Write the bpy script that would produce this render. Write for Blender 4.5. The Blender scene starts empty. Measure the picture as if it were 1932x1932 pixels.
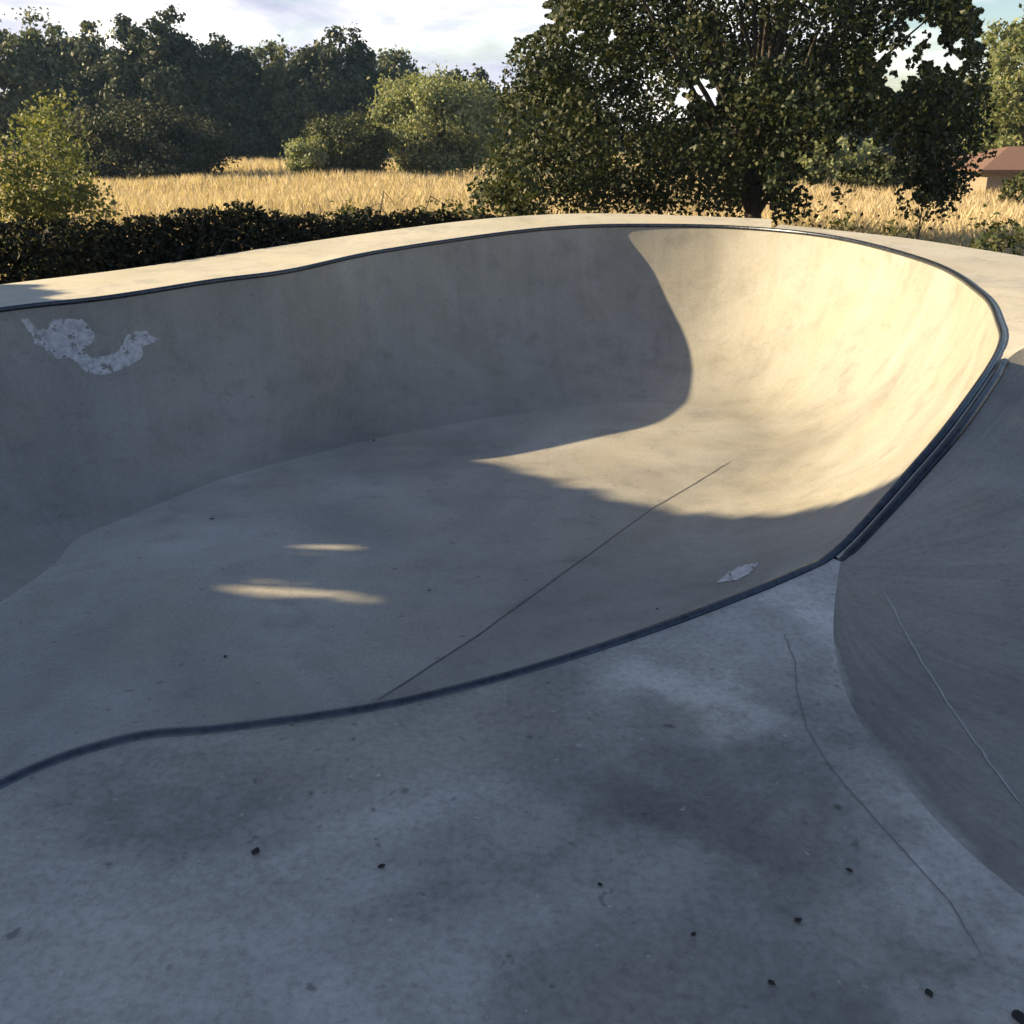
import bpy, math, random
import numpy as np
from mathutils import Vector, noise
from mathutils.bvhtree import BVHTree
from mathutils.geometry import tessellate_polygon

random.seed(4)
scene = bpy.context.scene
col = scene.collection
R = math.radians

# ------------------------------------------------------------------ camera
CAM = Vector((0, 0, 1.55)); F = 0.96; PITCH = R(21.3)
cd = bpy.data.cameras.new('camera'); cam = bpy.data.objects.new('camera', cd); col.objects.link(cam)
cam.location = CAM; cam.rotation_euler = (R(90) - PITCH, 0, 0)
cd.sensor_width = 36; cd.lens = F * 36; cd.clip_end = 3000; cd.clip_start = 0.05
scene.camera = cam
W = 1932.0

def ray(px, py):
    u = px / W - .5; v = .5 - py / W
    c, s = math.cos(PITCH), math.sin(PITCH)
    return Vector((u, F * c + v * s, v * c - F * s))

def at_y(px, py, y):
    d = ray(px, py); return CAM + d * (y / d.y)

def at_z(px, py, z):
    d = ray(px, py); return CAM + d * ((z - CAM.z) / d.z)

# ------------------------------------------------------------------ materials
def mat_new(name):
    m = bpy.data.materials.new(name); m.use_nodes = True
    nt = m.node_tree; nt.nodes.clear()
    out = nt.nodes.new('ShaderNodeOutputMaterial')
    return m, nt, out

class NT:
    def __init__(self, nt): self.nt = nt
    def n(self, t, **k):
        x = self.nt.nodes.new(t)
        for a, b in k.items():
            if a in x.inputs: x.inputs[a].default_value = b
            else: setattr(x, a, b)
        return x
    def l(self, a, b): self.nt.links.new(a, b)
    def noise(self, vec, scale, detail=6, rough=.6, dist=0.):
        x = self.n('ShaderNodeTexNoise'); x.inputs['Scale'].default_value = scale
        x.inputs['Detail'].default_value = detail; x.inputs['Roughness'].default_value = rough
        x.inputs['Distortion'].default_value = dist
        if vec is not None: self.l(vec, x.inputs['Vector'])
        return x.outputs['Fac']
    def ramp(self, fac, stops):
        x = self.n('ShaderNodeValToRGB'); cr = x.color_ramp
        while len(cr.elements) < len(stops): cr.elements.new(.5)
        for e, (p, c) in zip(cr.elements, stops):
            e.position = p; e.color = (*c, 1) if len(c) == 3 else c
        self.l(fac, x.inputs['Fac']); return x.outputs['Color']
    def mix(self, fac, a, b, mode='MIX'):
        x = self.n('ShaderNodeMix', data_type='RGBA', blend_type=mode)
        for sock, val in ((x.inputs[0], fac), (x.inputs[6], a), (x.inputs[7], b)):
            if hasattr(val, 'links'): self.l(val, sock)
            else: sock.default_value = val if not isinstance(val, tuple) else ((*val, 1) if len(val) == 3 else val)
        return x.outputs[2]
    def mapping(self, vec, scale=(1, 1, 1), rot=(0, 0, 0), loc=(0, 0, 0)):
        x = self.n('ShaderNodeMapping'); x.inputs['Scale'].default_value = scale
        x.inputs['Rotation'].default_value = rot; x.inputs['Location'].default_value = loc
        self.l(vec, x.inputs['Vector']); return x.outputs['Vector']

def g(v): return (v, v, v)

def concrete(name, base, rough=.75, var=.35, streak=0., speck=.5, seed=0.0, tint=(1, 1, 1), fine=1.0, stains=(), scratch=.15, ramp_x=None, toe=None):
    m, nt, out = mat_new(name); k = NT(nt)
    tc = k.n('ShaderNodeTexCoord')
    v = k.mapping(tc.outputs['Object'], loc=(seed, seed * 1.7, seed * .3))
    big = k.noise(v, .55, 5, .62, .6)
    mid = k.noise(v, 3.2, 8, .68, .3)
    fin = k.noise(v, 46, 6, .75)
    c0 = tuple(base * t for t in tint)
    lo = tuple(x * (1 - var) for x in c0); hi = tuple(min(.9, x * (1 + var)) for x in c0)
    c = k.ramp(big, [(.3, lo), (.7, hi)])
    c = k.mix(.6, c, k.ramp(mid, [(.28, g(.55)), (.5, g(1)), (.75, g(1.0))]), 'MULTIPLY')
    # warm / cool blotches (dried mud, algae)
    c = k.mix(k.ramp(k.noise(k.mapping(v, loc=(7, 3, 1)), 1.3, 6, .6), [(.45, g(0)), (.72, g(.55))]), c,
              tuple(x * y for x, y in zip(c0, (1.0, .96, .82))))
    if streak:
        uv = tc.outputs['UV']
        s1 = k.noise(k.mapping(uv, scale=(26, 1.2, 1)), 1.0, 5, .6, .5)
        s2 = k.noise(k.mapping(uv, scale=(6, .7, 1), rot=(0, 0, .25)), 1.0, 4, .6, 1.0)
        c = k.mix(streak, c, k.ramp(s1, [(.3, g(.62)), (.55, g(1)), (.8, g(1.12))]), 'MULTIPLY')
        c = k.mix(streak, c, k.ramp(s2, [(.35, g(.72)), (.6, g(1.05))]), 'MULTIPLY')
    c = k.mix(.55 * fine, c, k.ramp(fin, [(.25, g(.55)), (.5, g(1)), (.8, g(1.35))]), 'MULTIPLY')
    # faint wheel and trowel scratches in three directions
    for q, (ang, sc2) in enumerate(((.5, 1.0), (-.9, 1.3), (1.35, .8))):
        f1 = k.noise(k.mapping(v, scale=(38 * sc2, 1.1, 6), rot=(0, 0, ang), loc=(q * 3.1, q, 0)), 1.0, 3, .55, 1.2)
        f2 = k.noise(k.mapping(v, loc=(q * 5.3, 2, q)), 1.1, 3, .5)
        ln = k.mix(1., k.ramp(f1, [(.60, g(0)), (.70, g(1))]), k.ramp(f2, [(.46, g(0)), (.66, g(1))]), 'MULTIPLY')
        c = k.mix(k.mix(1., ln, g(scratch), 'MULTIPLY'), c, tuple(min(.8, x * (1.45 if q != 1 else .5)) for x in c0))
    wv = k.n('ShaderNodeVectorMath', operation='ADD'); k.l(tc.outputs['Object'], wv.inputs[0])
    wn = k.n('ShaderNodeTexNoise'); wn.inputs['Scale'].default_value = 2.2; wn.inputs['Detail'].default_value = 7; wn.inputs['Roughness'].default_value = .65
    k.l(tc.outputs['Object'], wn.inputs['Vector'])
    wsub = k.n('ShaderNodeVectorMath', operation='SUBTRACT'); wsub.inputs[1].default_value = (.5, .5, .5); k.l(wn.outputs['Color'], wsub.inputs[0])
    wsc = k.n('ShaderNodeVectorMath', operation='SCALE'); wsc.inputs['Scale'].default_value = .9; k.l(wsub.outputs[0], wsc.inputs[0]); k.l(wsc.outputs[0], wv.inputs[1])
    for (sx_, sy_, rx_, ry_, an_, mul) in stains:
        mp = k.mapping(wv.outputs[0], loc=(0, 0, 0)); sb = k.n('ShaderNodeVectorMath', operation='SUBTRACT'); sb.inputs[1].default_value = (sx_, sy_, 0); k.l(mp, sb.inputs[0])
        m2 = k.mapping(k.mapping(sb.outputs[0], rot=(0, 0, -an_)), scale=(1 / rx_, 1 / ry_, 0))
        le = k.n('ShaderNodeVectorMath', operation='LENGTH'); k.l(m2, le.inputs[0])
        c = k.mix(k.ramp(le.outputs['Value'], [(.25, g(1)), (1., g(0))]), c, k.mix(1., c, mul, 'MULTIPLY'))
    if toe:
        su = k.n('ShaderNodeSeparateXYZ'); k.l(tc.outputs['UV'], su.inputs[0])
        ad = k.n('ShaderNodeMath', operation='ADD'); k.l(su.outputs['X'], ad.inputs[0])
        k.l(k.noise(v, 2.5, 5, .6), ad.inputs[1])
        c = k.mix(1., c, k.ramp(ad.outputs[0], [(.48, g(toe)), (.62, g(.86)), (.8, g(.97)), (1., g(1))]), 'MULTIPLY')
    if ramp_x:
        sp3 = k.n('ShaderNodeSeparateXYZ'); k.l(wv.outputs[0], sp3.inputs[0])
        mr = k.n('ShaderNodeMapRange'); mr.inputs['From Min'].default_value = ramp_x[0]; mr.inputs['From Max'].default_value = ramp_x[1]; k.l(sp3.outputs['X'], mr.inputs['Value'])
        c = k.mix(mr.outputs[0], c, k.mix(1., c, g(ramp_x[2]), 'MULTIPLY'))
    # small dark specks and pale chips
    sp = k.noise(k.mapping(v, loc=(3, 9, 2)), 17, 3, .5)
    c = k.mix(speck, c, k.ramp(sp, [(.27, g(.35)), (.33, g(1))]), 'MULTIPLY')
    sp2 = k.noise(k.mapping(v, loc=(13, 1, 5)), 30, 2, .5)
    c = k.mix(k.ramp(sp2, [(.70, g(0)), (.78, g(.5 * speck))]), c, tuple(min(.75, x * 1.9) for x in c0))
    b = k.n('ShaderNodeBsdfPrincipled'); k.l(c, b.inputs['Base Color'])
    k.l(k.ramp(mid, [(.3, g(rough - .12)), (.7, g(rough + .1))]), b.inputs['Roughness'])
    b.inputs['Specular IOR Level'].default_value = .35
    bp = k.n('ShaderNodeBump'); bp.inputs['Strength'].default_value = .35 * fine; bp.inputs['Distance'].default_value = .006
    k.l(k.mix(.5, fin, mid), bp.inputs['Height']); k.l(bp.outputs['Normal'], b.inputs['Normal'])
    k.l(b.outputs[0], out.inputs[0]); return m

def leaf_mat(name, c1, c2, c3=None, trans=.35, rough=.55):
    m, nt, out = mat_new(name); k = NT(nt)
    ge = k.n('ShaderNodeNewGeometry')
    c = k.ramp(ge.outputs['Random Per Island'], [(0, c1), (.6, c2), (1, c3 or c2)])
    b = k.n('ShaderNodeBsdfPrincipled'); k.l(c, b.inputs['Base Color']); b.inputs['Roughness'].default_value = rough
    b.inputs['Specular IOR Level'].default_value = .3
    t = k.n('ShaderNodeBsdfTranslucent'); k.l(k.mix(1., c, (1.25, 1.2, .6), 'MULTIPLY'), t.inputs['Color'])
    x = k.n('ShaderNodeMixShader'); x.inputs[0].default_value = trans
    k.l(b.outputs[0], x.inputs[1]); k.l(t.outputs[0], x.inputs[2]); k.l(x.outputs[0], out.inputs[0]); return m

def simple(name, c, rough=.7, metal=0., nscale=8., var=.3, stretch=(1, 1, 1), bump=.3):
    m, nt, out = mat_new(name); k = NT(nt)
    tc = k.n('ShaderNodeTexCoord'); v = k.mapping(tc.outputs['Object'], scale=stretch)
    f = k.noise(v, nscale, 7, .65, .3)
    b = k.n('ShaderNodeBsdfPrincipled')
    k.l(k.ramp(f, [(.3, tuple(x * (1 - var) for x in c)), (.7, tuple(min(1, x * (1 + var)) for x in c))]), b.inputs['Base Color'])
    k.l(k.ramp(f, [(.3, g(max(0, rough - .12))), (.7, g(min(1, rough + .12)))]), b.inputs['Roughness'])
    b.inputs['Metallic'].default_value = metal
    bp = k.n('ShaderNodeBump'); bp.inputs['Strength'].default_value = bump; bp.inputs['Distance'].default_value = .01
    k.l(f, bp.inputs['Height']); k.l(bp.outputs['Normal'], b.inputs['Normal'])
    k.l(b.outputs[0], out.inputs[0]); return m

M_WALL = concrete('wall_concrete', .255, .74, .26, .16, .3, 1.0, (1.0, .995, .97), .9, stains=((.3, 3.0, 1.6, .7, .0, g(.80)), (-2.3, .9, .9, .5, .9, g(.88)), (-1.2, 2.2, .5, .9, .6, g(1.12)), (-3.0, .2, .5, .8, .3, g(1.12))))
M_FLOOR = concrete('floor_concrete', .275, .74, .30, 0, .5, 1.0, (1.0, .99, .96), .9, ramp_x=(.6, -1.6, 1.2), stains=((-.6, -2.2, .9, .5, .3, g(.78)), (-1.4, -.9, .8, .4, .2, g(1.15)), (.2, .6, .9, .4, .3, g(.82))))
M_PAVE = concrete('pavement_concrete', .345, .8, .5, 0, .7, 11.0, (1.02, 1.0, .97), 1.5, scratch=.10, stains=((.45, 2.0, .66, .34, -.5, g(.52)), (-.15, 1.35, .5, .2, .2, g(.72)), (.75, 1.45, .35, .2, .4, g(.68)), (-.75, 1.95, .4, .14, .3, g(.78)), (.62, 2.42, .42, .15, -.55, g(1.5)), (.15, 2.52, .5, .16, .35, g(.8)), (.98, 1.75, .18, .9, .0, g(1.25)), (-.5, 1.75, .5, .28, .2, g(1.2)), (1.05, 3.05, .14, .35, .2, g(1.3)), (.3, 1.5, .5, .25, .1, g(.75))))
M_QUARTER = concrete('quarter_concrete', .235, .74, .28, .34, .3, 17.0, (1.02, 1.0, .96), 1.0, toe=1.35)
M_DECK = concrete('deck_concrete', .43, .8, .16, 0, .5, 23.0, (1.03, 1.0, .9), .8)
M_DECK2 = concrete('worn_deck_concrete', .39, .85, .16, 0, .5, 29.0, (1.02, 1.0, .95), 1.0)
M_COPING = simple('painted_steel', (.07, .08, .10), .34, .9, 30, .35, (1, 1, 1), .08)
M_SPINE_STEEL = simple('worn_steel', (.05, .055, .07), .34, .9, 24, .35, (1, 1, 1), .08)
M_JOINT = simple('joint_dirt', (.12, .12, .125), .9, 0, 40, .4)
M_CRACK = simple('hairline_crack', (.16, .16, .165), .9, 0, 40, .4)
M_SCUFF = simple('pale_scuff', (.31, .31, .31), .8, 0, 25, .25)
M_PAINT = simple('worn_white_paint', (.41, .42, .46), .7, 0, 22, .38)
M_BARK = simple('bark', (.05, .045, .04), .9, 0, 12, .45, (1, 1, .2), .8)
M_DEADLEAF = simple('dead_leaf_brown', (.022, .018, .016), .8, 0, 30, .4)

M_BIGLEAF = leaf_mat('maple_leaves', (.014, .025, .012), (.026, .040, .017), (.058, .064, .026), .24)
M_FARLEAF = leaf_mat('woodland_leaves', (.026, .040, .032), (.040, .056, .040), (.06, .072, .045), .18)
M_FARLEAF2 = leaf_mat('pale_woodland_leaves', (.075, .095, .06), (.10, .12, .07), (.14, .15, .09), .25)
M_WILLOW = leaf_mat('grey_green_leaves', (.15, .19, .105), (.22, .25, .14), (.29, .30, .18), .38)
M_SHRUB = leaf_mat('shrub_leaves', (.03, .042, .02), (.05, .065, .025), (.11, .11, .045), .25)
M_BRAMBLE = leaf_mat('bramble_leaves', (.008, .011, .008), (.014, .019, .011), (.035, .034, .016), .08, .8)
M_LIME = leaf_mat('fresh_leaves', (.09, .12, .05), (.14, .17, .075), (.25, .25, .13), .36)
M_WEED = leaf_mat('weed_leaves', (.05, .065, .025), (.09, .10, .04), (.2, .17, .08), .3)
M_GRASS = leaf_mat('dry_grass', (.44, .36, .26), (.50, .42, .31), (.58, .51, .39), .3, .8)

m, nt, out = mat_new('field_ground'); k = NT(nt)
tc = k.n('ShaderNodeTexCoord'); v = tc.outputs['Object']
c = k.ramp(k.noise(v, .12, 6, .6, .5), [(.3, (.26, .19, .09)), (.55, (.36, .27, .14)), (.72, (.17, .16, .07))])
c = k.mix(.6, c, k.ramp(k.noise(v, 9, 6, .7), [(.3, g(.5)), (.7, g(1.3))]), 'MULTIPLY')
b = k.n('ShaderNodeBsdfPrincipled'); k.l(c, b.inputs['Base Color']); b.inputs['Roughness'].default_value = .95
b.inputs['Specular IOR Level'].default_value = .1
k.l(b.outputs[0], out.inputs[0]); M_FIELD = m

# ------------------------------------------------------------------ object helpers
def tag(o, label=None, cat=None, group=None, kind=None):
    if label: o['label'] = label
    if cat: o['category'] = cat
    if group: o['group'] = group
    if kind: o['kind'] = kind
    return o

def empty(name, loc=(0, 0, 0), rz=0):
    o = bpy.data.objects.new(name, None); o.location = loc; o.rotation_euler.z = rz; o.empty_display_size = .2
    col.objects.link(o); return o

def mesh_obj(name, verts, faces, mat, parent=None, smooth=True, uvs=None):
    me = bpy.data.meshes.new(name); me.from_pydata([tuple(v) for v in verts], [], faces); me.update()
    if smooth: me.polygons.foreach_set('use_smooth', [True] * len(me.polygons))
    if uvs is not None:
        uvl = me.uv_layers.new(name='UVMap')
        for lp in me.loops: uvl.data[lp.index].uv = uvs[lp.vertex_index]
    me.materials.append(mat)
    o = bpy.data.objects.new(name, me); col.objects.link(o)
    if parent: o.parent = parent
    return o

def quads_obj(name, V, per, mat, parent=None, smooth=False):
    """V: (N, per, 3) array, one face of `per` corners each."""
    n = V.shape[0]; me = bpy.data.meshes.new(name)
    me.vertices.add(n * per); me.vertices.foreach_set('co', V.astype(np.float32).ravel())
    me.loops.add(n * per); me.loops.foreach_set('vertex_index', np.arange(n * per, dtype=np.int32))
    me.polygons.add(n); me.polygons.foreach_set('loop_start', np.arange(0, n * per, per, dtype=np.int32))
    me.polygons.foreach_set('loop_total', np.full(n, per, dtype=np.int32))
    me.update(calc_edges=True); me.validate()
    me.materials.append(mat)
    o = bpy.data.objects.new(name, me); col.objects.link(o)
    if parent: o.parent = parent
    return o

def catmull(pts, n, closed):
    P = [Vector(p) for p in pts]; N = len(P); outp = []
    segs = N if closed else N - 1
    for i in range(segs):
        if closed: a, b_, c_, d = P[(i - 1) % N], P[i], P[(i + 1) % N], P[(i + 2) % N]
        else: a, b_, c_, d = P[max(i - 1, 0)], P[i], P[i + 1], P[min(i + 2, N - 1)]
        for j in range(n):
            t = j / n
            outp.append(.5 * ((2 * b_) + (c_ - a) * t + (2 * a - 5 * b_ + 4 * c_ - d) * t * t + (3 * b_ - a - 3 * c_ + d) * t ** 3))
    if not closed: outp.append(P[-1].copy())
    return outp

def tube(path, r, sides=10, closed=False):
    """path of Vectors, r scalar or list -> verts, faces"""
    n = len(path); V = []; Fc = []
    prev = None
    for i, p in enumerate(path):
        a = path[(i - 1) % n] if closed else path[max(i - 1, 0)]
        c = path[(i + 1) % n] if closed else path[min(i + 1, n - 1)]
        t = (c - a); t = t.normalized() if t.length > 1e-9 else Vector((0, 0, 1))
        ref = Vector((0, 0, 1)) if abs(t.z) < .9 else Vector((1, 0, 0))
        if prev is not None:
            x = (prev - t * prev.dot(t))
            x = x.normalized() if x.length > 1e-6 else t.cross(ref).normalized()
        else: x = t.cross(ref).normalized()
        if closed: x = t.cross(Vector((0, 0, 1))).normalized()
        prev = x; y = t.cross(x)
        rr = r[i] if isinstance(r, (list, tuple)) else r
        for s in range(sides):
            an = 2 * math.pi * s / sides
            V.append(p + x * (math.cos(an) * rr) + y * (math.sin(an) * rr))
    m_ = n if closed else n - 1
    for i in range(m_):
        for s in range(sides):
            a = i * sides + s; b_ = i * sides + (s + 1) % sides
            c_ = ((i + 1) % n) * sides + (s + 1) % sides; d = ((i + 1) % n) * sides + s
            Fc.append((a, b_, c_, d))
    if not closed:
        Fc.append(tuple(range(sides - 1, -1, -1))); Fc.append(tuple((n - 1) * sides + s for s in range(sides)))
    return V, Fc

# ------------------------------------------------------------------ the skate bowl
ZF = -1.0
PAIRS = [  # rim (x, y, z), foot (x, y)
 ((-3.96, 7.66, .25), (-2.90, 6.05)),
 ((-3.25, 8.0, .29), (-2.68, 6.50)),
 ((-2.56, 8.56, .34), (-2.30, 7.20)),
 ((-2.01, 9.05, .36), (-1.80, 7.75)),
 ((-1.42, 10.2, .385), (-1.10, 8.40)),
 ((-.42, 11.15, .445), (-.10, 9.05)),
 ((.45, 11.58, .50), (.60, 9.40)),
 ((1.30, 11.72, .52), (1.20, 9.55)),
 ((2.45, 11.40, .53), (1.80, 9.42)),
 ((3.25, 10.35, .53), (2.15, 9.0)),
 ((3.51, 8.52, .51), (2.15, 8.25)),
 ((3.24, 6.89, .50), (1.60, 7.45)),
 ((2.87, 5.80, .49), (1.15, 6.78)),
 ((2.55, 5.10, .47), (.85, 6.32)),
 ((1.97, 4.22, .36), (.45, 5.72)),
 ((1.62, 3.85, .19), (.18, 5.35)),
 ((1.28, 3.54, .012), (.02, 5.08)),
 ((1.05, 3.33, 0), (-.10, 4.85)),
 ((.60, 2.99, 0), (-.42, 4.38)),
 ((.22, 2.74, 0), (-.72, 4.0)),
 ((-.10, 2.56, 0), (-1.0, 3.75)),
 ((-.42, 2.42, 0), (-1.25, 3.6)),
 ((-.80, 2.32, 0), (-1.5, 3.5)),
 ((-1.05, 2.27, 0), (-1.75, 3.38)),
 ((-1.30, 2.07, 0), (-2.0, 3.2)),
 ((-1.62, 1.55, 0), (-2.25, 3.0)),
 ((-2.25, 1.15, 0), (-2.6, 2.85)),
 ((-3.3, 1.30, 0), (-3.0, 2.95)),
 ((-4.3, 2.15, .05), (-3.2, 3.4)),
 ((-5.0, 3.6, .10), (-3.2, 4.1)),
 ((-5.1, 5.2, .16), (-3.0, 4.9)),
 ((-4.7, 6.7, .22), (-2.88, 5.6)),
]
NS = 10
rim = catmull([p for p, _ in PAIRS], NS, True)
foot = catmull([(x, y, ZF) for _, (x, y) in PAIRS], NS, True)
for f_ in foot: f_.z = ZF
NR = len(rim); NP = 28
V = []; UV = []; Fc = []
acc = 0
PHI = R(82)
for i in range(NR):
    h = rim[i].z - ZF
    if i: acc += (rim[i] - rim[i - 1]).length
    for j in range(NP + 1):
        ph = PHI * j / NP
        a = math.sin(ph) / math.sin(PHI); z = (1 - math.cos(ph)) / (1 - math.cos(PHI))
        p = foot[i].lerp(rim[i], a); V.append(Vector((p.x, p.y, ZF + h * z))); UV.append((acc * .35, j / NP))
for i in range(NR):
    for j in range(NP):
        a = i * (NP + 1) + j; b_ = ((i + 1) % NR) * (NP + 1) + j
        Fc.append((a, a + 1, b_ + 1, b_))
bowl = empty('skate_bowl', (0, 7, ZF)); tag(bowl, 'kidney shaped concrete skate bowl with a steel rim, half in sun and half in shade', 'skate bowl')

def child(o, parent):
    o.parent = parent; o.matrix_parent_inverse = parent.matrix_basis.inverted() if False else o.matrix_parent_inverse
    o.location = tuple(-x for x in parent.location); return o

wall = child(mesh_obj('wall', V, Fc, M_WALL, bowl, uvs=UV), bowl)
tri = tessellate_polygon([[Vector((p.x, p.y, 0)) for p in foot]])
# floor as a fine grid clipped by fan of the foot polygon (tessellated)
floor = child(mesh_obj('floor', foot, [tuple(t) for t in tri], M_FLOOR, bowl), bowl)
cp = [p + Vector((0, 0, -.006)) for p in rim]
tv, tf = tube(cp, .021, 12, True)
coping = child(mesh_obj('coping', tv, tf, M_COPING, bowl), bowl)

# ------------------------------------------------------------------ quarter pipe on the right
IDX0 = 16 * NS
TOP = []
for q in range(IDX0 + 2, IDX0 - 29, -2):          # runs 6 cm beside the bowl's rim up the spine
    t_ = (rim[q - 1] - rim[q + 1]); t_.z = 0; t_.normalize()
    TOP.append(rim[q] + Vector((t_.y, -t_.x, 0)) * .05)
NSPINE = len(TOP)
TOP[0].z = 0
TOP = catmull([tuple(p) for p in TOP] + [(2.70, 5.08, .5), (2.98, 5.08, .53), (3.15, 4.6, .60), (3.15, 3.6, .72), (3.05, 2.6, .8), (3.2, 1.5, .8), (4.0, .6, .8), (5.5, .2, .8)], 4, False)
TOE = catmull([tuple(TOP[0]), (1.14, 3.12, 0), (1.04, 2.8, 0), (.98, 2.44, 0), (1.0, 2.05, 0), (1.12, 1.66, 0), (1.5, 1.1, 0), (2.6, .3, 0), (5.5, -.6, 0)], 24, False)
def resample(P, n):
    d = [0.]
    for a, b__ in zip(P, P[1:]): d.append(d[-1] + (b__ - a).length)
    o_ = []
    for q in range(n):
        t = d[-1] * q / (n - 1); i = min(len(P) - 2, max(0, int(np.searchsorted(d, t, 'right')) - 1))
        o_.append(P[i].lerp(P[i + 1], (t - d[i]) / max(1e-9, d[i + 1] - d[i])))
    return o_
TOE = resample(TOE, len(TOP))
NQ = 26
V = []; UV = []; Fc = []
for i, (a_, b_) in enumerate(zip(TOE, TOP)):
    for j in range(NQ + 1):
        ph = R(74) * j / NQ
        a = math.sin(ph) / math.sin(R(74)); z = (1 - math.cos(ph)) / (1 - math.cos(R(74)))
        p = a_.lerp(b_, a); V.append(Vector((p.x, p.y, b_.z * z))); UV.append((j / NQ * 3.0, i * .03))
for i in range(len(TOE) - 1):
    for j in range(NQ):
        a = i * (NQ + 1) + j; b2 = a + NQ + 1
        Fc.append((a, b2, b2 + 1, a + 1))
qp = empty('quarter_pipe', (2, 3, 0)); tag(qp, 'smooth concrete quarter pipe curving up to the steel edged spine on the right', 'quarter pipe')
qface = child(mesh_obj('face', V, Fc, M_QUARTER, qp, uvs=UV), qp)
tv, tf = tube([p + Vector((0, 0, -.004 if q > 3 else -.014)) for q, p in enumerate(TOP[:(NSPINE - 1) * 4 + 1])], .022, 12)
qcop = child(mesh_obj('coping', tv, tf, M_SPINE_STEEL, qp), qp)

# ------------------------------------------------------------------ decks and pavement (simple polygons, tessellated)
def slab(name, loop, mat, skirt, parent=None, **tags):
    """loop: list of Vectors; skirt: list of index pairs (i0,i1) of boundary runs that get a side wall down to zbot"""
    tri_ = tessellate_polygon([[Vector((p.x, p.y, 0)) for p in loop]])
    Vv = [p.copy() for p in loop]; Ff = []
    for t in tri_:
        a, b__, c_ = (Vv[q] for q in t)
        nz = (b__ - a).cross(c_ - a).z
        Ff.append(tuple(t) if nz > 0 else tuple(reversed(t)))
    for (i0, i1, zb) in skirt:
        base = len(Vv)
        for q in range(i0, i1 + 1):
            Vv.append(loop[q].copy()); Vv.append(Vector((loop[q].x, loop[q].y, zb)))
        for q in range(i1 - i0):
            a = base + 2 * q; Ff.append((a, a + 1, a + 3, a + 2))
    o = mesh_obj(name, Vv, Ff, mat, parent, smooth=False); tag(o, **tags); return o

IDX = lambda kk: kk * NS                      # index on rim of a control point
cut = IDX(8) + 4                              # where the pale slab ends and the worn deck starts
OUT1 = catmull([(-5.9, 7.5, .2), (-4.55, 8.75, .27), (-3.6, 9.75, .30), (-2.55, 11.0, .36), (-1.5, 11.6, .46), (-.4, 12.1, .55), (.6, 12.45, .585), (1.55, 12.5, .58), (rim[cut].x + .2, rim[cut].y + .85, .57)], 10, False)
start = IDX(31) - 2
run = [rim[q % NR] for q in range(start, NR + cut + 1)]
loop = [p.copy() for p in run] + [p.copy() for p in reversed(OUT1)]
pale = slab('deck', loop, M_DECK, [(len(run), len(loop) - 1, -1.6), (len(run) - 1, len(run), -.2)], kind='structure')
pale['label'] = 'pale sunlit concrete deck strip along the far left rim of the bowl'
run2 = [rim[q] for q in range(cut, IDX(16) + 2)]
OUT2 = catmull([(rim[cut].x + .25, rim[cut].y + .62, .53), (3.95, 10.35, .52), (4.35, 9.3, .51), (4.75, 8.3, .5), (5.6, 7.5, .5), (7.6, 7.3, .5)], 10, False)
loop2 = [p.copy() for p in run2] + [p.copy() for p in TOP] + [p.copy() for p in reversed(OUT2)]
n0 = len(run2) + len(TOP)
worn = slab('worn_deck', loop2, M_DECK2, [(n0 - 1, len(loop2) - 1, -1.6)], kind='structure')
worn['label'] = 'grey brown worn concrete deck curving round the far right rim'
# foreground pavement
run3 = [rim[q] for q in range(IDX(16) + 2, start + 1)]
OUT3 = [Vector((-5.9, 7.5, .2)), Vector((-7.5, 6.6, .12)), Vector((-8.5, 4.5, .02)), Vector((-9, 1, 0)), Vector((-9, -5, 0)), Vector((5.5, -5, 0))]
loop3 = [p.copy() for p in run3] + OUT3 + [p.copy() for p in reversed(TOE)]
pave = slab('pavement', loop3, M_PAVE, [(len(run3), len(run3) + 5, -1.6)], kind='structure')
PARK = [(p.x, p.y) for p in OUT1] + [(p.x, p.y) for p in OUT2] + [(5.5, .2), (5.5, -5), (-9, -5), (-9, 1), (-8.5, 4.5), (-7.5, 6.6)]

def inside(poly, X, Y):
    r = np.zeros(X.shape, bool); n = len(poly); j = n - 1
    for i in range(n):
        xi, yi = poly[i]; xj, yj = poly[j]
        if yi != yj:
            r ^= ((yi > Y) != (yj > Y)) & (X < (xj - xi) * (Y - yi) / (yj - yi) + xi)
        j = i
    return r

# ------------------------------------------------------------------ ground
xs = np.concatenate([np.linspace(-900, -60, 15), np.linspace(-50, -16, 18), np.linspace(-15, 15, 61), np.linspace(16, 50, 18), np.linspace(60, 900, 15)])
ys = np.concatenate([np.linspace(-700, -30, 14), np.linspace(-25, -8, 8), np.linspace(-7, 16, 47), np.linspace(17, 120, 52), np.linspace(140, 1100, 14)])
X, Y = np.meshgrid(xs, ys)

def field_z(x, y):
    return -1.05 + .10 * math.sin(x * .11 + 1) * math.sin(y * .09) + .05 * math.sin(x * .37 + y * .21)

Z = np.vectorize(field_z)(X, Y)
cx = np.array([p[0] for p in PARK]).mean(); cy = np.array([p[1] for p in PARK]).mean()
inn = inside([(cx + (x - cx) * .93, cy + (y - cy) * .93) for x, y in PARK], X, Y)
Z[inn] = -2.6
nx = len(xs); V = np.stack([X, Y, Z], -1).reshape(-1, 3).tolist()
Fc = [(r_ * nx + c_, r_ * nx + c_ + 1, (r_ + 1) * nx + c_ + 1, (r_ + 1) * nx + c_) for r_ in range(len(ys) - 1) for c_ in range(nx - 1)]
fld = mesh_obj('field', V, Fc, M_FIELD); tag(fld, kind='structure')

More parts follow.
